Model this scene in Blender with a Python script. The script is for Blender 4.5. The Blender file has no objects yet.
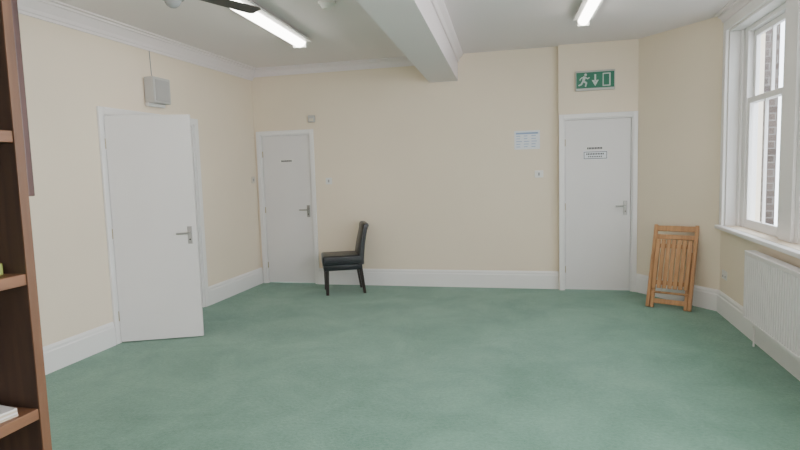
import bpy, bmesh, math, random
from mathutils import Vector, Matrix, Euler
random.seed(4)
PI = math.pi
R = math.radians
scn = bpy.context.scene
col = scn.collection

# ------------------------------------------------------------------ camera
F = 575.0
cam_d = bpy.data.cameras.new('camera'); cam = bpy.data.objects.new('camera', cam_d); col.objects.link(cam)
cam_d.sensor_width = 36; cam_d.lens = F/800*36; cam_d.clip_start = .05
CAM = Vector((0, 0, 1.5))
CR = Matrix.Rotation(R(13.97), 3, 'Z') @ Matrix.Rotation(R(90-5.54), 3, 'X') @ Matrix.Rotation(R(-1.7), 3, 'Z')
cam.matrix_world = Matrix.Translation(CAM) @ CR.to_4x4()
scn.camera = cam
def hit(px, py, axis, val):          # where the line of sight through a photo point meets a wall / the floor
    d = CR @ Vector((px-400, 225-py, -F))
    t = (val-CAM[axis])/d[axis]
    return CAM + d*t

# ------------------------------------------------------------------ room constants
XL, XR, YB, YN, ZC = -3.75, 1.70, 7.12, -3.0, 2.87
REC = 7.05; XREC = .19            # the bay around the right door stands a little forward of the back wall
A = Vector((1.058, REC)); B = Vector((1.70, 6.2))

# ------------------------------------------------------------------ materials
def mat(name, color, rough=.6, metal=0, emit=None, estr=0, noise=None, bump=None, spec=.5, coat=0):
    m = bpy.data.materials.new(name); m.use_nodes = True
    nt = m.node_tree; b = nt.nodes['Principled BSDF']
    b.inputs['Base Color'].default_value = (*color, 1); b.inputs['Roughness'].default_value = rough
    b.inputs['Metallic'].default_value = metal; b.inputs['Specular IOR Level'].default_value = spec
    b.inputs['Coat Weight'].default_value = coat
    if emit: b.inputs['Emission Color'].default_value = (*emit, 1); b.inputs['Emission Strength'].default_value = estr
    if noise or bump: tc = nt.nodes.new('ShaderNodeTexCoord')
    if noise:
        sc, amt = noise
        n = nt.nodes.new('ShaderNodeTexNoise'); n.inputs['Scale'].default_value = sc; n.inputs['Detail'].default_value = 5
        nt.links.new(tc.outputs['Object'], n.inputs['Vector'])
        r = nt.nodes.new('ShaderNodeValToRGB')
        r.color_ramp.elements[0].position = .3; r.color_ramp.elements[1].position = .7
        r.color_ramp.elements[0].color = (*[c*(1-amt) for c in color], 1); r.color_ramp.elements[1].color = (*[min(1, c*(1+amt)) for c in color], 1)
        nt.links.new(n.outputs['Fac'], r.inputs['Fac']); nt.links.new(r.outputs['Color'], b.inputs['Base Color'])
    if bump:
        n2 = nt.nodes.new('ShaderNodeTexNoise'); n2.inputs['Scale'].default_value = bump[0]; n2.inputs['Detail'].default_value = 4
        nt.links.new(tc.outputs['Object'], n2.inputs['Vector'])
        bp = nt.nodes.new('ShaderNodeBump'); bp.inputs['Strength'].default_value = bump[1]; bp.inputs['Distance'].default_value = .01
        nt.links.new(n2.outputs['Fac'], bp.inputs['Height']); nt.links.new(bp.outputs['Normal'], b.inputs['Normal'])
    return m

M = {}
M['wall'] = mat('cream wall paint', (.84, .73, .583), .7, noise=(.8, .03), bump=(60, .05), spec=.35)
M['ceil'] = mat('white ceiling paint', (.86, .79, .795), .85, bump=(40, .05), spec=.2)
M['trim'] = mat('white gloss trim paint', (.84, .82, .81), .35)
M['door'] = mat('white satin door paint', (.765, .74, .735), .42, noise=(1.5, .025))
M['steel'] = mat('brushed steel', (.42, .41, .40), .35, 1)
M['brass'] = mat('dull brass hinge', (.5, .42, .28), .4, 1)
M['plastic'] = mat('white plastic', (.80, .79, .76), .35)
M['cream_plastic'] = mat('aged cream plastic', (.70, .64, .53), .4)
M['grey'] = mat('grey metal', (.35, .35, .35), .5)
M['speaker'] = mat('pale grey speaker plastic', (.50, .49, .47), .5)
M['speaker_grille'] = mat('grey speaker grille cloth', (.42, .41, .40), .7)
M['black_leather'] = mat('black faux leather', (.012, .014, .018), .34, bump=(250, .10))
M['dark_wood_leg'] = mat('dark stained chair leg', (.020, .012, .010), .4)
M['ink'] = mat('black ink', (.03, .03, .04), .6)
M['blueink'] = mat('pale blue print', (.30, .40, .60), .6)
M['paper'] = mat('white paper', (.80, .82, .86), .7)
M['leaflet'] = mat('off white leaflet paper', (.55, .53, .50), .7)
M['green'] = mat('exit sign green', (0.005, .155, .085), .4)
M['signwhite'] = mat('sign white', (.55, .66, .61), .4)
M['tube'] = mat('lit diffuser', (1, 1, 1), .4, emit=(1, .96, .88), estr=13)
M['blade'] = mat('dark fan blade', (.06, .052, .048), .4)
M['radiator'] = mat('radiator enamel', (.80, .78, .77), .35)
M['dark'] = mat('dark gap', (.02, .02, .02), .8)
M['cover_green'] = mat('olive book cover', (.22, .26, .06), .5)
M['cover_red'] = mat('buff leaflet cover', (.42, .36, .27), .6)

def wood(name, c1, c2, scale=(1, 1, 14), rough=.45, rot=None):
    m = bpy.data.materials.new(name); m.use_nodes = True; nt = m.node_tree; b = nt.nodes['Principled BSDF']
    tc = nt.nodes.new('ShaderNodeTexCoord'); mp = nt.nodes.new('ShaderNodeMapping'); mp.inputs['Scale'].default_value = scale
    n = nt.nodes.new('ShaderNodeTexNoise'); n.inputs['Scale'].default_value = 3; n.inputs['Detail'].default_value = 6; n.inputs['Distortion'].default_value = .6
    r = nt.nodes.new('ShaderNodeValToRGB'); r.color_ramp.elements[0].color = (*c1, 1); r.color_ramp.elements[1].color = (*c2, 1)
    r.color_ramp.elements[0].position = .35; r.color_ramp.elements[1].position = .65
    nt.links.new(tc.outputs['Object'], mp.inputs['Vector']); nt.links.new(mp.outputs['Vector'], n.inputs['Vector'])
    nt.links.new(n.outputs['Fac'], r.inputs['Fac']); nt.links.new(r.outputs['Color'], b.inputs['Base Color'])
    b.inputs['Roughness'].default_value = rough
    return m
M['pine'] = wood('varnished pine', (.36, .175, .070), (.50, .265, .115), (14, 14, 1))
M['case'] = wood('brown bookcase wood', (.028, .014, .008), (.048, .025, .014), (12, 12, 1), .6)
M['case_edge'] = wood('brown bookcase front edge', (.088, .038, .016), (.13, .058, .026), (12, 12, 1), .5)
M['case_shelf'] = wood('brown bookcase shelf wood', (.11, .048, .021), (.165, .074, .034), (12, 1, 12), .5)
M['mahogany'] = wood('dark red mahogany', (.04, .014, .010), (.07, .025, .018), (12, 12, 1), .4)

def carpet():
    m = bpy.data.materials.new('green carpet'); m.use_nodes = True; nt = m.node_tree; b = nt.nodes['Principled BSDF']
    tc = nt.nodes.new('ShaderNodeTexCoord')
    n1 = nt.nodes.new('ShaderNodeTexNoise'); n1.inputs['Scale'].default_value = 1.4; n1.inputs['Detail'].default_value = 10; n1.inputs['Roughness'].default_value = .70; n1.inputs['Distortion'].default_value = .4
    n2 = nt.nodes.new('ShaderNodeTexNoise'); n2.inputs['Scale'].default_value = 45; n2.inputs['Detail'].default_value = 4; n2.inputs['Roughness'].default_value = .75
    for n in (n1, n2): nt.links.new(tc.outputs['Object'], n.inputs['Vector'])
    mx = nt.nodes.new('ShaderNodeMath'); mx.operation = 'MULTIPLY_ADD'; mx.inputs[1].default_value = .6
    m2 = nt.nodes.new('ShaderNodeMath'); m2.operation = 'MULTIPLY'; m2.inputs[1].default_value = .4
    nt.links.new(n1.outputs['Fac'], mx.inputs[0]); nt.links.new(n2.outputs['Fac'], m2.inputs[0]); nt.links.new(m2.outputs[0], mx.inputs[2])
    r = nt.nodes.new('ShaderNodeValToRGB'); r.color_ramp.elements[0].position = .39; r.color_ramp.elements[1].position = .61
    r.color_ramp.elements[0].color = (.100, .232, .164, 1); r.color_ramp.elements[1].color = (.178, .338, .252, 1)
    nt.links.new(mx.outputs[0], r.inputs['Fac']); nt.links.new(r.outputs['Color'], b.inputs['Base Color'])
    b.inputs['Roughness'].default_value = .95; b.inputs['Specular IOR Level'].default_value = .1
    b.inputs['Sheen Weight'].default_value = .25
    bp = nt.nodes.new('ShaderNodeBump'); bp.inputs['Strength'].default_value = .5; bp.inputs['Distance'].default_value = .012
    nt.links.new(n2.outputs['Fac'], bp.inputs['Height']); nt.links.new(bp.outputs['Normal'], b.inputs['Normal'])
    return m
M['carpet'] = carpet()
def brick():
    m = bpy.data.materials.new('weathered brick'); m.use_nodes = True; nt = m.node_tree; b = nt.nodes['Principled BSDF']
    tc = nt.nodes.new('ShaderNodeTexCoord')
    sep = nt.nodes.new('ShaderNodeSeparateXYZ'); cmb = nt.nodes.new('ShaderNodeCombineXYZ')
    ad = nt.nodes.new('ShaderNodeMath'); ad.operation = 'ADD'
    nt.links.new(tc.outputs['Object'], sep.inputs[0]); nt.links.new(sep.outputs['X'], ad.inputs[0]); nt.links.new(sep.outputs['Y'], ad.inputs[1])
    nt.links.new(ad.outputs[0], cmb.inputs['X']); nt.links.new(sep.outputs['Z'], cmb.inputs['Y'])
    br = nt.nodes.new('ShaderNodeTexBrick'); br.inputs['Scale'].default_value = 2.6
    br.inputs['Color1'].default_value = (.050, .036, .032, 1); br.inputs['Color2'].default_value = (.090, .068, .060, 1); br.inputs['Mortar'].default_value = (.15, .14, .13, 1)
    nt.links.new(cmb.outputs[0], br.inputs['Vector']); nt.links.new(br.outputs['Color'], b.inputs['Base Color']); b.inputs['Roughness'].default_value = .9
    return m
M['brick'] = brick()
def glass():
    m = bpy.data.materials.new('window glass'); m.use_nodes = True; nt = m.node_tree; nt.nodes.clear()
    o = nt.nodes.new('ShaderNodeOutputMaterial'); t = nt.nodes.new('ShaderNodeBsdfTransparent'); g = nt.nodes.new('ShaderNodeBsdfGlossy')
    g.inputs['Roughness'].default_value = .03; mx = nt.nodes.new('ShaderNodeMixShader'); mx.inputs[0].default_value = .07
    nt.links.new(t.outputs[0], mx.inputs[1]); nt.links.new(g.outputs[0], mx.inputs[2]); nt.links.new(mx.outputs[0], o.inputs[0])
    return m
M['glass'] = glass()

# ------------------------------------------------------------------ mesh helpers
def NB(): return bmesh.new()
def box(bm, x0, x1, y0, y1, z0, z1, bev=0, mtx=None, seg=2):
    r = bmesh.ops.create_cube(bm, size=1)
    vs = r['verts']
    for v in vs:
        v.co = Vector(((x0+x1)/2+v.co.x*(x1-x0), (y0+y1)/2+v.co.y*(y1-y0), (z0+z1)/2+v.co.z*(z1-z0)))
        if mtx: v.co = mtx @ v.co
    if bev:
        es = list({e for v in vs for e in v.link_edges})
        bmesh.ops.bevel(bm, geom=es, offset=bev, segments=seg, profile=.6, affect='EDGES')
def cyl(bm, p, q, r, r2=None, n=20, caps=True):
    p = Vector(p); q = Vector(q); d = q-p
    m = Matrix.Translation((p+q)/2) @ d.to_track_quat('Z', 'Y').to_matrix().to_4x4()
    bmesh.ops.create_cone(bm, cap_ends=caps, segments=n, radius1=r, radius2=r if r2 is None else r2, depth=d.length, matrix=m)
def tube(bm, pts, r, n=10):
    for a, b in zip(pts[:-1], pts[1:]): cyl(bm, a, b, r, n=n)
    for p in pts[1:-1]: bmesh.ops.create_uvsphere(bm, u_segments=n, v_segments=6, radius=r, matrix=Matrix.Translation(Vector(p)))
def prism(bm, poly, axis, a, b, skew=None):
    """poly: 2D points; axis 'x': (y,z) profile run along x ; 'y': (x,z) along y ; 'z': (x,y) along z"""
    def mk(p, t):
        if axis == 'x': return Vector((t, p[0], p[1]))
        if axis == 'y': return Vector((p[0]+(skew*t if skew else 0), t, p[1]))
        return Vector((p[0], p[1], t))
    v0 = [bm.verts.new(mk(p, a)) for p in poly]; v1 = [bm.verts.new(mk(p, b)) for p in poly]
    n = len(poly)
    for i in range(n): bm.faces.new((v0[i], v0[(i+1) % n], v1[(i+1) % n], v1[i]))
    bm.faces.new(v0); bm.faces.new(v1[::-1])
def obj(name, bm, m, parent=None, smooth=False, **kw):
    bmesh.ops.recalc_face_normals(bm, faces=bm.faces)
    me = bpy.data.meshes.new(name); bm.to_mesh(me); bm.free()
    me.materials.append(M[m])
    o = bpy.data.objects.new(name, me); col.objects.link(o)
    if smooth:
        for p in me.polygons: p.use_smooth = True
        md = o.modifiers.new('es', 'EDGE_SPLIT'); md.split_angle = R(38)
    if parent: o.parent = parent
    for k, v in kw.items(): o[k] = v
    return o
def thing(name, label, cat, loc=(0, 0, 0), rotz=0, group=None):
    o = bpy.data.objects.new(name, None); col.objects.link(o); o.location = loc; o.rotation_euler = (0, 0, rotz); o.empty_display_size = .1
    o['label'] = label; o['category'] = cat
    if group: o['group'] = group
    return o
def struct_empty(name, loc=(0, 0, 0), rotz=0, label=None):
    o = bpy.data.objects.new(name, None); col.objects.link(o); o.location = loc; o.rotation_euler = (0, 0, rotz); o['kind'] = 'structure'
    o.empty_display_size = .1
    if label: o['label'] = label
    return o
def struct(name, bm, m, **kw):
    return obj(name, bm, m, kind='structure', **kw)

# ------------------------------------------------------------------ shell
HX = -5.2
bm = NB(); box(bm, HX-.1, 2.0, YN-.2, 7.4, -.1, 0); struct('floor', bm, 'carpet')
bm = NB(); box(bm, HX-.1, 2.0, YN-.2, 7.4, ZC, ZC+.1); struct('ceiling', bm, 'ceil')
# back wall, two door openings
D1 = (-3.675, -2.945, 2.01); D2 = (.240, 1.012, 2.03)
CW = .045
bm = NB()
box(bm, XL-.15, D1[0], YB, YB+.2, 0, ZC); box(bm, D1[0], D1[1], YB, YB+.2, D1[2], ZC); box(bm, D1[1], XREC, YB, YB+.2, 0, ZC)
box(bm, XREC, D2[0], REC, YB+.2, 0, ZC); box(bm, D2[0], D2[1], REC, YB+.2, D2[2], ZC); box(bm, D2[1], 1.20, REC, YB+.2, 0, ZC)
struct('wall_back', bm, 'wall')
# left wall with doorway
L0, L1, LH = 4.35, 5.72, 2.06
bm = NB()
box(bm, XL-.15, XL, YN, L0, 0, ZC); box(bm, XL-.15, XL, L0, L1, LH, ZC); box(bm, XL-.15, XL, L1, YB, 0, ZC)
struct('wall_left', bm, 'wall')
bm = NB(); box(bm, HX-.1, HX, 3.4, 6.8, 0, ZC); box(bm, HX, XL-.15, 3.3, 3.4, 0, ZC); box(bm, HX, XL-.15, 6.8, 6.9, 0, ZC)
struct('wall_hall', bm, 'wall')
# angled wall
dAB = B-A; LAB = dAB.length; angAB = math.atan2(dAB.y, dAB.x)
bm = NB(); box(bm, 0, LAB, 0, .16, 0, ZC)
o = struct('wall_angled', bm, 'wall'); o.location = (A.x, A.y, 0); o.rotation_euler.z = angAB
# right wall with window openings
WZ0, WZ1 = .87, 2.70
wins = [(3.88, 6.08), (.5, 2.7), (-2.6, -.4)]  # all but the first opening are out of view, added to hold lamps
bm = NB()
edges = [YN] + [e for w in sorted(wins) for e in w] + [B.y]
for i in range(0, len(edges), 2): box(bm, XR, XR+.3, edges[i], edges[i+1], 0, ZC)
for w in wins: box(bm, XR, XR+.3, w[0], w[1], 0, WZ0); box(bm, XR, XR+.3, w[0], w[1], WZ1, ZC)
struct('wall_right', bm, 'wall')
bm = NB(); box(bm, XL-.15, XR+.3, YN-.15, YN, 0, ZC); struct('wall_front', bm, 'wall')

# beam
SK = -.063
def bx(X): return X-SK*YB
bm = NB(); prism(bm, [(bx(-1.34), 2.55), (bx(-.99), 2.55), (bx(-.99), ZC), (bx(-1.34), ZC)], 'y', YN, YB, SK)
struct('trim_1', bm, 'ceil', label='deep boxed ceiling beam running from the back wall overhead')
bm = NB(); prism(bm, [(bx(-.99), ZC-.09), (bx(-.975), ZC-.09), (bx(-.96), ZC-.05), (bx(-.925), ZC-.02), (bx(-.92), ZC), (bx(-.99), ZC)], 'y', YN, YB, SK)
struct('trim_2', bm, 'ceil', label='small cove moulding along the top of the ceiling beam')
# crown mouldings
def crown(s, x0, drop=.14, out=.13):
    return [(x0, ZC), (x0, ZC-drop), (x0+s*.015, ZC-drop), (x0+s*.02, ZC-drop+.02), (x0+s*.03, ZC-drop+.025), (x0+s*.04, ZC-drop+.05),
            (x0+s*(out-.045), ZC-.035), (x0+s*(out-.03), ZC-.03), (x0+s*(out-.03), ZC-.015), (x0+s*out, ZC-.012), (x0+s*out, ZC)]
bm = NB(); prism(bm, crown(1, XL), 'y', YN, YB); struct('trim_3', bm, 'ceil', label='white cornice along the left wall')
bm = NB(); prism(bm, crown(-1, YB, .10, .10), 'x', XL, -1.34); struct('trim_4', bm, 'ceil', label='white cornice along the back wall left of the beam')
bm = NB(); prism(bm, crown(-1, XR, .10, .10), 'y', YN, B.y); struct('trim_5', bm, 'ceil', label='white cornice above the sash windows')
# baseboards
BP = lambda s, x0: [(x0, 0), (x0+s*.022, 0), (x0+s*.022, .165), (x0+s*.016, .175), (x0+s*.016, .195), (x0+s*.006, .215), (x0, .215)]
bm = NB(); prism(bm, BP(-1, YB), 'x', D1[1]+CW, XREC); struct('baseboard_back', bm, 'trim')
bm = NB(); prism(bm, BP(1, XL), 'y', L1+.065, YB); prism(bm, BP(1, XL), 'y', YN, L0-.07); struct('baseboard_left', bm, 'trim')
bm = NB(); prism(bm, BP(-1, 0), 'x', .0, LAB); o = struct('baseboard_angled', bm, 'trim'); o.location = (A.x, A.y, 0); o.rotation_euler.z = angAB
bm = NB(); prism(bm, BP(-1, XR), 'y', YN, B.y); struct('baseboard_right', bm, 'trim')
bm = NB(); prism(bm, BP(1, YN), 'x', XL, XR); struct('baseboard_front', bm, 'trim')

# ------------------------------------------------------------------ doors
def frame(bm, W, H, depth, cw=.062, ct=.022):
    box(bm, 0, .02, 0, depth, 0, H); box(bm, W-.02, W, 0, depth, 0, H); box(bm, .02, W-.02, 0, depth, H-.02, H)
    box(bm, .02, .035, .06, .08, 0, H-.02); box(bm, W-.035, W-.02, .06, .08, 0, H-.02); box(bm, .035, W-.035, .06, .08, H-.035, H-.02)
    box(bm, -cw, .006, -ct, 0, 0, H+cw, .005); box(bm, W-.006, W+cw, -ct, 0, 0, H+cw, .005); box(bm, .006, W-.006, -ct, 0, H-.006, H+cw, .005)
def handle(parent, x, z, y, dirx, s=1):
    """lever handle on a long plate; s=-1 side facing -y"""
    bm = NB(); box(bm, x-.02, x+.02, y-.008 if s > 0 else y, y if s > 0 else y+.008, z-.10, z+.06, .003)
    h = obj('door_handle', bm, 'steel', parent, label='steel lever handle on a long plate')
    q = -1 if s > 0 else 1
    bm = NB(); cyl(bm, (x, y+q*.008, z), (x, y+q*.055, z), .009, n=14); cyl(bm, (x, y+q*.05, z), (x+dirx*.11, y+q*.05, z), .0085, n=14)
    obj('lever', bm, 'steel', h, smooth=True)
    bm = NB(); cyl(bm, (x, y+q*.008, z-.06), (x, y+q*.011, z-.06), .007, n=12); obj('keyhole', bm, 'dark', h)
    return h
def closed_door(name, x, yface, W, H, label):
    d = struct_empty(name, (x, yface, 0), 0, label)
    bm = NB(); frame(bm, W, H, .2, CW); obj('door_frame', bm, 'trim', d)
    bm = NB(); box(bm, .0245, W-.0245, .018, .056, .008, H-.0245, .002); obj('door_leaf', bm, 'door', d)
    handle(d, W-.080, 1.0, .018, -1)
    for z in (.25, 1.0, 1.75):
        bm = NB(); cyl(bm, (.024, .014, z-.04), (.024, .014, z+.04), .006, n=10); obj('hinge', bm, 'brass', d)
    return d
d1 = closed_door('door_1', D1[0], YB, D1[1]-D1[0], D1[2], 'plain white door in the back corner beside the black chair')
d2 = closed_door('door_2', D2[0], REC, D2[1]-D2[0], D2[2], 'plain white door under the green exit sign')
# room signs on doors
p = hit(286, 161, 1, YB)
t = thing('door_sign', 'small pale name plate on the back corner door', 'sign', (p.x, YB+.018, p.z))
bm = NB(); box(bm, -.10, .10, -.003, 0, -.022, .022, .001); obj('plate', bm, 'plastic', t)
bm = NB()
for i in range(9): box(bm, -.075+i*.017, -.063+i*.017, -.004, -.003, -.012, .010)
obj('print', bm, 'ink', t)
p = hit(595.5, 155, 1, REC)
t = thing('door_notice', 'white bordered notice stuck on the door under exit sign', 'sign', (p.x, REC+.018, p.z))
bm = NB(); box(bm, -.135, .135, -.002, 0, -.05, .05); obj('sheet', bm, 'paper', t)
bm = NB()
box(bm, -.128, .128, -.003, -.002, .034, .04); box(bm, -.128, .128, -.003, -.002, -.043, -.037); box(bm, -.128, -.122, -.003, -.002, -.037, .034); box(bm, .122, .128, -.003, -.002, -.037, .034)
obj('border', bm, 'ink', t)
bm = NB()
for i in range(11): box(bm, -.10+i*.018, -.088+i*.018, -.003, -.002, .004, .022)
for i in range(8): box(bm, -.08+i*.02, -.068+i*.02, -.003, -.002, -.024, -.010)
obj('print', bm, 'ink', t)
p = hit(595, 149, 1, REC)
t = thing('door_strip', 'narrow lettered strip stuck above the bordered door notice', 'sign', (p.x, REC+.018, p.z+.01))
bm = NB(); box(bm, -.10, .10, -.002, 0, -.018, .018); obj('strip', bm, 'plastic', t)
bm = NB()
for i in range(10): box(bm, -.085+i*.017, -.073+i*.017, -.003, -.002, -.011, .011)
obj('print', bm, 'ink', t)

# left doorway: frame, narrow fixed leaf, open leaf
d3 = struct_empty('door_3', (XL, L0, 0), R(90), 'white frame and narrow fixed leaf of the left wall doorway')
W3 = L1-L0
bm = NB(); frame(bm, W3, LH, .15); obj('door_frame', bm, 'trim', d3)
bm = NB(); box(bm, W3-.62, W3-.028, .012, .052, .008, LH-.028, .002); obj('fixed_leaf', bm, 'door', d3)
lf = struct_empty('door_4', (XL+.03, L0-.012, 0), math.atan2(.286, .645), 'white door leaf swung open from the left wall')
bm = NB(); box(bm, 0, .715, 0, .04, .012, 2.045, .002); obj('door_leaf', bm, 'door', lf)
handle(lf, .655, .98, 0, -1, 1); handle(lf, .655, .98, .04, -1, -1)
for z in (.25, 1.0, 1.8):
    bm = NB(); cyl(bm, (-.004, .006, z-.045), (-.004, .006, z+.045), .006, n=10); obj('hinge', bm, 'brass', lf)

# ------------------------------------------------------------------ windows
def window(name, y0, y1, label):
    """opening from y1 (far) to y0 (near); two double-hung lights with a boxed mullion"""
    w = struct_empty(name, (XR, y1, 0), R(-90), label)   # local x runs toward camera along the wall, local y runs outward
    W = y1-y0; bm = NB(); z0, z1 = WZ0, WZ1
    # architrave on the room face
    box(bm, -.085, .0, -.03, 0, z0-.03, z1+.085, .006); box(bm, W, W+.085, -.03, 0, z0-.03, z1+.085, .006); box(bm, 0, W, -.03, 0, z1, z1+.085, .006)
    # lining
    box(bm, 0, .02, 0, .12, z0, z1); box(bm, W-.02, W, 0, .12, z0, z1); box(bm, .02, W-.02, 0, .12, z1-.02, z1)
    # boxed jambs, mullion
    m0 = .98; m1 = 1.34
    for a, b in ((0, .16), (m0, m1), (W-.16, W)): box(bm, a, b, .11, .21, z0, z1, .006)
    box(bm, m0+.06, m1-.06, .085, .11, z0, z1-.02, .006); box(bm, .02, .08, .09, .11, z0, z1-.02, .006)
    box(bm, .16, m0, .11, .21, z1-.06, z1); box(bm, m1, W-.16, .11, .21, z1-.06, z1)
    obj('window_frame', bm, 'trim', w)
    bm = NB(); box(bm, -.10, W+.12, -.065, 0, z0-.035, z0, .01); box(bm, 0, W, 0, .30, z0-.035, z0-.001); obj('window_sill', bm, 'trim', w)
    for a, b in ((.16, m0), (m1, W-.16)):
        for (s0, s1, yy) in ((z0, 2.05, .12), (2.00, z1-.06, .16)):
            bm = NB(); yb = yy+.035
            box(bm, a, a+.055, yy, yb, s0, s1, .004); box(bm, b-.055, b, yy, yb, s0, s1, .004)
            box(bm, a+.055, b-.055, yy, yb, s0, s0+(.08 if s0 < 1 else .05), .004); box(bm, a+.055, b-.055, yy, yb, s1-.05, s1, .004)
            c = (a+b)/2; box(bm, c-.011, c+.011, yy+.005, yb-.005, s0+.05, s1-.05)
            s = obj('sash', bm, 'trim', w)
            bm = NB(); box(bm, a+.05, b-.05, yy+.015, yy+.019, s0+.04, s1-.04); obj('pane', bm, 'glass', s)
    return w
window('window_1', *wins[0], 'white sash window on the right wall above the radiator')
window('added_window_2', *wins[1], 'unseen white sash window added for light further forward on the right wall')  # unseen window, added to give its lamp a place
window('added_window_3', *wins[2], 'unseen white sash window added for light nearest the front wall')  # another added window out of view, built for its lamp
# outside: a brick wing standing beyond the window
bm = NB(); box(bm, 2.05, 3.14, 9.0, 12, -.6, 4.6); box(bm, 2.05, 3.18, 8.96, 12.04, 4.6, 4.7)
obj('brick_building', bm, 'brick', label='dark brick building wing seen through the sash window', category='building')
bm = NB(); box(bm, 2.05, 14, -4, 16, -.7, -.6); struct('ground', bm, 'grey')

# ------------------------------------------------------------------ radiator
t = thing('radiator', 'long white panel radiator under the sash window', 'radiator', (XR-.024, 5.14, 0), R(-90))
RL = 1.9; rz0, rz1 = .19, .765
FR = -.085
# local x: toward camera ; local -y: into the room
bm = NB()
P = .042; n = int((RL-.04)/P); P = (RL-.04)/n; prof = []
for i in range(n):
    x = .02+i*P
    prof += [(x+P*.0, FR), (x+P*.18, FR+.024), (x+P*.52, FR+.024), (x+P*.70, FR)]
prof = [(0, FR+.03), (.004, FR)]+prof+[(RL-.004, FR), (RL, FR+.03)]
prism(bm, prof, 'z', rz0+.035, rz1-.035)
obj('front_panel', bm, 'radiator', t)
bm = NB(); box(bm, 0, RL, FR, FR+.03, rz1-.035, rz1-.012, .004); box(bm, 0, RL, FR, FR+.03, rz0+.012, rz0+.035, .004); obj('panel_rim', bm, 'radiator', t)
bm = NB(); box(bm, 0, RL, -.026, -.010, rz0+.01, rz1-.02, .005); obj('rear_panel', bm, 'radiator', t)
bm = NB(); box(bm, -.004, RL+.004, FR-.004, -.006, rz1-.012, rz1, .003)
for i in range(60): box(bm, .03+i*.031, .045+i*.031, -.070, -.025, rz1, rz1+.0015)
obj('top_grille', bm, 'radiator', t)
for x in (-.004, RL): 
    bm = NB(); box(bm, x, x+.004, FR, -.006, rz0+.02, rz1-.012); obj('side_panel', bm, 'radiator', t)
bm = NB(); cyl(bm, (.10, -.035, rz0-.035), (.10, -.035, rz0+.03), .012); obj('valve', bm, 'plastic', t, smooth=True)
bm = NB(); cyl(bm, (.10, -.035, 0), (.10, -.035, rz0-.03), .007); obj('pipe', bm, 'trim', t, smooth=True)
for x in (.3, RL-.3):
    bm = NB(); box(bm, x, x+.03, -.012, .024, rz0+.08, rz1-.06, .003); obj('bracket', bm, 'radiator', t)

# ------------------------------------------------------------------ ceiling fittings
angF = math.atan2(-SK, 1)
def batten(x, y, L, hw, dr, label):
    t = thing('fluorescent_light', label, 'ceiling light', (x, y, ZC), angF, 'fluorescent ceiling battens')
    bm = NB(); prism(bm, [(-.035, 0), (.035, 0), (hw, -.035), (hw, -.05), (.045, -.058), (-.045, -.058), (-hw, -.05), (-hw, -.035)], 'y', -L, 0); obj('housing', bm, 'plastic', t)
    bm = NB()
    pr = [(dr*math.cos(a), -.055+.05*math.sin(a)) for a in [PI+PI*i/12 for i in range(13)]]
    prism(bm, pr, 'y', -L+.03, -.03); obj('diffuser', bm, 'tube', t, smooth=True)
    for y0 in (-L, -.03):
        bm = NB(); box(bm, -dr-.005, dr+.005, y0, y0+.03, -.11, -.055, .006); obj('end_cap', bm, 'plastic', t)
    return t
batten(-2.39, 5.62, 1.75, .115, .065, 'lit fluorescent batten on the ceiling left of the beam')
batten(.375, 5.72, 1.75, .085, .048, 'lit fluorescent batten on the ceiling right of the beam')
def detector(p, r, label):
    t = thing('smoke_detector', label, 'smoke detector', (p.x, p.y, ZC))
    bm = NB(); cyl(bm, (0, 0, -.02), (0, 0, 0), r, n=32); obj('base', bm, 'plastic', t, smooth=True)
    bm = NB(); cyl(bm, (0, 0, -.055), (0, 0, -.02), r*.55, r*.85, n=32); obj('cover', bm, 'plastic', t, smooth=True)
detector(hit(327, 2, 2, ZC), .07, 'round white smoke detector between the fan and the beam')
# fan
fh = hit(172, -11, 2, 2.60)
t = thing('ceiling_fan', 'ceiling fan with long dark blades above the left side', 'ceiling fan', (fh.x, fh.y, 2.60))
bm = NB(); cyl(bm, (0, 0, -.06), (0, 0, .04), .065, .08, n=28); bmesh.ops.create_uvsphere(bm, u_segments=20, v_segments=8, radius=.05, matrix=Matrix.Translation((0, 0, -.06))); obj('motor', bm, 'grey', t, smooth=True)
bm = NB(); cyl(bm, (0, 0, .04), (0, 0, ZC-2.60-.0), .012); cyl(bm, (0, 0, ZC-2.66), (0, 0, ZC-2.60), .03, .055); obj('downrod', bm, 'grey', t, smooth=True)
for k in range(3):
    a = R(13.97+54+120*k)
    bm = NB(); m = Matrix.Rotation(a, 4, 'Z') @ Matrix.Rotation(R(-8), 4, 'X')
    prism(bm, [(.12, -.04), (.61, -.055), (.64, -.04), (.64, .04), (.61, .055), (.12, .04)], 'z', -.004, .004)
    box(bm, .06, .17, -.015, .015, -.008, -.004)
    bmesh.ops.transform(bm, matrix=m, verts=bm.verts)
    obj('blade', bm, 'blade', t)

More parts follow.
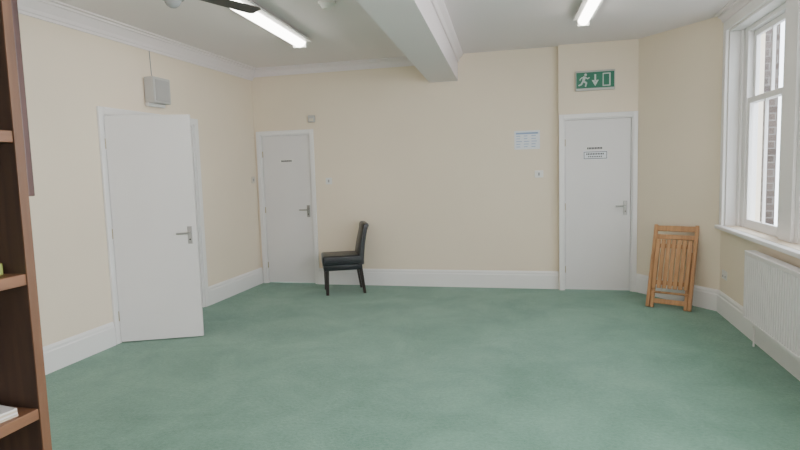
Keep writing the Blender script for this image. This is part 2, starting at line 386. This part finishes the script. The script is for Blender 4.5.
# ------------------------------------------------------------------ small wall things
def place_on(px, py, wall):
    if wall == 'back': p = hit(px, py, 1, YB); return p, 0
    if wall == 'recess': p = hit(px, py, 1, REC); return p, 0
    if wall == 'left': p = hit(px, py, 0, XL); return p, R(90)
    if wall == 'right': p = hit(px, py, 0, XR); return p, R(-90)
def plate(name, px, py, wall, w, h, label, cat, m='plastic', kind='switch', group=None):
    p, rz = place_on(px, py, wall)
    t = thing(name, label, cat, p, rz, group)
    bm = NB(); box(bm, -w/2, w/2, -.009, 0, -h/2, h/2, .003); obj('plate', bm, m, t)
    if kind == 'switch':
        bm = NB(); box(bm, -.010, .010, -.014, -.009, -.018, .018, .002); obj('rocker', bm, 'grey', t)
    if kind == 'socket':
        for x in (-w/4, w/4):
            bm = NB(); box(bm, x-.008, x+.008, -.0125, -.009, h*.2, h*.36, .001); obj('rocker', bm, m, t)
            bm = NB(); box(bm, x-.012, x+.012, -.0095, -.009, -.024, -.004); obj('outlet', bm, 'grey', t)
    return t
plate('light_switch', 329, 181, 'back', .085, .085, 'small switch on back wall beside the corner door', 'light switch', 'plastic')
plate('light_switch', 539, 174, 'back', .10, .085, 'white switch plate beside the door under the exit sign', 'light switch', 'plastic')
plate('light_switch', 253, 180, 'left', .09, .09, 'cream switch on left wall by the corner', 'light switch', 'cream_plastic')
plate('wall_socket', 725, 275, 'right', .146, .086, 'white double socket on right wall below the window', 'socket', 'plastic', 'socket')
# motion sensor above door_1
p, _ = place_on(312, 119, 'back')
t = thing('motion_sensor', 'small white sensor high on back wall over corner door', 'sensor', p)
bm = NB(); box(bm, -.045, .045, -.035, 0, -.045, .045, .008); obj('casing', bm, 'speaker', t)
bm = NB(); box(bm, -.028, .028, -.038, -.034, -.03, .005, .002); obj('lens', bm, 'cream_plastic', t)
# notices on wall
p, _ = place_on(527, 140, 'back')
t = thing('wall_notice', 'printed white notice sheet on the back wall by the exit door', 'notice', p)
bm = NB(); box(bm, -.15, .15, -.003, 0, -.11, .11, .001); obj('sheet', bm, 'paper', t)
bm = NB(); box(bm, -.13, .13, -.004, -.003, .07, .09); obj('heading', bm, 'blueink', t)
bm = NB()
for i in range(5):
    for j in range(3):
        w = .04+.03*random.random(); x = -.125+j*.088; box(bm, x, x+w, -.004, -.003, .045-i*.032, .052-i*.032)
obj('print', bm, 'blueink', t)
# wall speaker with cable
p, rz = place_on(152, 92, 'left')
t = thing('wall_speaker', 'pale grey box speaker hung high on left wall above open door', 'speaker', p, rz)
bm = NB(); box(bm, -.13, .13, -.12, -.01, -.12, .13, .012); obj('cabinet', bm, 'speaker', t)
bm = NB(); box(bm, -.105, .105, -.126, -.118, -.10, .105, .004); obj('grille', bm, 'speaker_grille', t)
bm = NB(); box(bm, -.05, .05, -.01, 0, -.05, .05); obj('bracket', bm, 'grey', t)
bm = NB(); box(bm, -.13, .13, -.05, -.012, -.15, -.118, .004); obj('lower_rail', bm, 'plastic', t)
bm = NB(); tube(bm, [(0, -.02, .13), (0, -.008, .17), (-.01, -.006, .45), (-.01, -.006, ZC-.14-p.z)], .004); obj('cable', bm, 'grey', t)

# ------------------------------------------------------------------ exit sign
p, _ = place_on(595, 80.5, 'recess')
t = thing('exit_sign', 'green emergency exit sign with white running figure and arrow above door', 'exit sign', p)
bm = NB(); box(bm, -.215, .215, -.03, 0, -.112, .112, .006); obj('casing', bm, 'speaker', t)
bm = NB(); box(bm, -.205, .205, -.032, -.029, -.085, .092); obj('panel', bm, 'green', t)
def flat(polys, name, y=-.032, th=.0015, parent=None, m='signwhite'):
    bm = NB()
    for P in polys:
        v0 = [bm.verts.new((a, y, b)) for a, b in P]; v1 = [bm.verts.new((a, y-th, b)) for a, b in P]; n = len(P)
        bm.faces.new(v1); bm.faces.new(v0[::-1])
        for i in range(n): bm.faces.new((v0[i], v0[(i+1) % n], v1[(i+1) % n], v1[i]))
    obj(name, bm, m, parent)
def limb(a, b, w, w2=None):
    a = Vector(a); b = Vector(b); d = (b-a).normalized(); n = Vector((-d.y, d.x)); w2 = w2 or w
    return [tuple(a+n*w), tuple(b+n*w2), tuple(b-n*w2), tuple(a-n*w)]
cx = -.125
head = [(cx+.02+.015*math.cos(2*PI*i/14), .066+.015*math.sin(2*PI*i/14)) for i in range(14)]
flat([head, limb((cx+.012, .048), (cx-.006, -.008), .016, .013), limb((cx-.006, -.004), (cx+.032, -.028), .010), limb((cx+.03, -.024), (cx+.018, -.068), .008),
      limb((cx-.008, -.006), (cx-.028, -.042), .010), limb((cx-.024, -.040), (cx-.058, -.052), .008), limb((cx+.014, .040), (cx+.046, .018), .007), limb((cx+.044, .020), (cx+.062, .034), .006),
      limb((cx+.006, .042), (cx-.030, .030), .007), limb((cx-.028, .032), (cx-.044, .006), .006)], 'running_figure', parent=t)
flat([[(.0-.009, .066), (.009, .066), (.009, -.01), (-.009, -.01)], [(-.038, .002), (.0, -.066), (.038, .002), (.016, .002), (0, -.02), (-.016, .002)]], 'arrow', parent=t)
flat([[(.08, -.07), (.165, -.07), (.165, .075), (.08, .075)]], 'door_symbol', parent=t)
flat([[(.09, -.058), (.15, -.058), (.15, .063), (.09, .063)]], 'door_opening', y=-.0335, parent=t, m='green')

# ------------------------------------------------------------------ black dining chair
t = thing('dining_chair', 'black faux leather dining chair with dark legs by the back wall', 'chair', (-2.41, 6.71, 0), R(204))
def soft(bm, x0, x1, y0, y1, z0, z1, bev, mtx=None): box(bm, x0, x1, y0, y1, z0, z1, bev, mtx, 4)
bm = NB(); soft(bm, -.22, .265, -.215, .215, .355, .48, .03); obj('seat', bm, 'black_leather', t, smooth=True)
bm = NB(); box(bm, -.215, .255, -.210, .210, .30, .385, .008); obj('seat_frame', bm, 'black_leather', t, smooth=True)
# curved back
bm = NB()
sec = []
N = 14
for i in range(N+1):
    s = i/N; z = .36+.475*s; x = -.195-.03*s-.050*s*s; th = .042-.014*s+(.012*math.exp(-((s-1)/.08)**2)); w = .215-.004*s
    sec.append((x, z, th, w))
rings = []
for k, (x, z, th, w) in enumerate(sec):
    ring = []
    for (sx, sy) in ((1, -.9), (1, .9), (.6, 1), (-.6, 1), (-1, .9), (-1, -.9), (-.6, -1), (.6, -1)):
        ring.append(bm.verts.new((x+sx*th, sy*w, z)))
    rings.append(ring)
for a, b in zip(rings[:-1], rings[1:]):
    for i in range(8): bm.faces.new((a[i], a[(i+1) % 8], b[(i+1) % 8], b[i]))
x, z, th, w = sec[-1]
top = [bm.verts.new((x-.004+sx*th*.55, sy*w*.97, z+.022)) for (sx, sy) in ((1, -.9), (1, .9), (.6, 1), (-.6, 1), (-1, .9), (-1, -.9), (-.6, -1), (.6, -1))]
for i in range(8): bm.faces.new((rings[-1][i], rings[-1][(i+1) % 8], top[(i+1) % 8], top[i]))
bm.faces.new(top); bm.faces.new(rings[0][::-1])
obj('backrest', bm, 'black_leather', t, smooth=True)
def leg(x, y, dx, dy):
    bm = NB(); a = .024; b = .017; z0, z1 = 0, .33
    v0 = [bm.verts.new((x+dx+sx*b, y+dy+sy*b, z0)) for sx, sy in ((-1, -1), (1, -1), (1, 1), (-1, 1))]
    v1 = [bm.verts.new((x+sx*a, y+sy*a, z1)) for sx, sy in ((-1, -1), (1, -1), (1, 1), (-1, 1))]
    for i in range(4): bm.faces.new((v0[i], v0[(i+1) % 4], v1[(i+1) % 4], v1[i]))
    bm.faces.new(v0[::-1]); bm.faces.new(v1)
    obj('leg', bm, 'dark_wood_leg', t)
for s in (-1, 1):
    leg(.215, s*.180, .004, 0); leg(-.19, s*.180, -.045, 0)

# ------------------------------------------------------------------ folded wooden chair
t = thing('folding_chair', 'folded slatted pine chair leaning against the angled wall', 'chair', (1.235, 6.215, 0.006))
t.rotation_euler = Euler((R(-20.0), 0, R(-25)), 'XYZ')
for s in (-1, 1):
    bm = NB(); box(bm, s*.198-.018, s*.198+.018, -.018, .018, 0, .88, .006); obj('post', bm, 'pine', t)
    bm = NB(); box(bm, s*.160-.016, s*.160+.016, -.006, .028, .0, .60, .005); obj('rear_leg', bm, 'pine', t)
bm = NB(); box(bm, -.182, .182, -.012, .010, .81, .87, .006); obj('top_rail', bm, 'pine', t)
bm = NB(); box(bm, -.182, .182, -.010, .010, .725, .775, .005); obj('back_rail', bm, 'pine', t)
bm = NB()
for i in range(7):
    x = -.153+i*.051; box(bm, x-.0205, x+.0205, -.036, -.02, .20, .715, .004)
s_ = obj('seat', bm, 'pine', t)
for z in (.26, .65):
    bm = NB(); box(bm, -.172, .172, -.022, -.008, z-.022, z+.022, .003); obj('seat_rail', bm, 'pine', s_)
bm = NB(); cyl(bm, (-.185, 0, .16), (.185, 0, .16), .012); obj('stretcher', bm, 'pine', t, smooth=True)
bm = NB(); box(bm, -.148, .148, .0, .020, .045, .095, .004); obj('stretcher', bm, 'pine', t)

# ------------------------------------------------------------------ bookcase
BX0, BX1, BY0, BY1 = -1.545, -1.235, -.75, 1.165
t = thing('bookcase', 'tall open brown wooden bookcase in the left foreground', 'bookcase', (BX0, BY0, 0))
D = BX1-BX0; Wd = BY1-BY0
for y in (0, Wd-.026):
    bm = NB(); box(bm, 0, D-.004, y, y+.026, 0, 2.25); sp = obj('side_panel', bm, 'case', t)
    bm = NB(); box(bm, D-.004, D, y, y+.026, 0, 2.25, .001); obj('edge_strip', bm, 'case_edge', sp)
bm = NB(); box(bm, 0, .012, .026, Wd-.026, .0, 2.25); obj('back_panel', bm, 'case', t)
for z in (.08, .56, .925, 1.27, 1.62, 1.95, 2.235):
    bm = NB(); box(bm, .012, D-.004, .026, Wd-.026, z-.028, z, .002); obj('shelf', bm, 'case_shelf', t)
bm = NB(); box(bm, D-.06, D+.0, Wd, Wd+.018, 1.46, 2.25, .002); obj('end_trim', bm, 'mahogany', t, label='dark red wooden strip on the far end')
# contents
o = thing('book', 'olive green book lying flat on middle bookcase shelf', 'book', (-1.37, 1.0, 1.27), R(3))
bm = NB(); box(bm, -.085, .085, -.12, .12, 0, .004); box(bm, -.085, .085, -.12, .12, .024, .028); box(bm, .081, .085, -.12, .12, .004, .024); obj('cover', bm, 'cover_green', o)
bm = NB(); box(bm, -.081, .081, -.116, .116, .004, .024); obj('pages', bm, 'leaflet', o)
o = thing('leaflet_stack', 'stack of white leaflets on the lowest visible bookcase shelf', 'papers', (-1.38, .995, .925), R(-8))
for i in range(4):
    bm = NB(); k = random.uniform(-.01, .01); box(bm, -.105+k, .105+k, -.115, .115, i*.005, i*.005+.0045)
    obj('leaflet', bm, 'leaflet' if i % 2 == 1 else 'cover_red', o)

# ------------------------------------------------------------------ light
w = bpy.data.worlds.new('world'); scn.world = w; w.use_nodes = True
bg = w.node_tree.nodes['Background']; bg.inputs[0].default_value = (.84, .92, 1.0, 1); bg.inputs[1].default_value = 7.5
def area(name, loc, rot, sx, sy, power, color=(1, 1, 1), portal=False):
    l = bpy.data.lights.new(name, 'AREA'); l.shape = 'RECTANGLE'; l.size = sx; l.size_y = sy; l.energy = power; l.color = color
    if portal: l.cycles.is_portal = True
    o = bpy.data.objects.new(name, l); col.objects.link(o); o.location = loc; o.rotation_euler = rot
    return o
area('window_portal', (XR+.28, 4.98, 1.79), (0, R(90), 0), 1.83, 2.2, 10, portal=True)
for i, (y0, y1) in enumerate(wins[1:]):
    area('fill_light', (XR+.10, (y0+y1)/2, 1.79), (0, R(90), 0), 1.7, 2.1, (110, 75)[i], (.95, .96, 1))  # added fill lamps set in the unseen side windows
area('fill_light', (-1.0, YN+.05, 1.7), (R(98), 0, 0), 3.0, 1.7, 85, (1, .97, .96))  # added fill lamp before the solid front wall, no window there
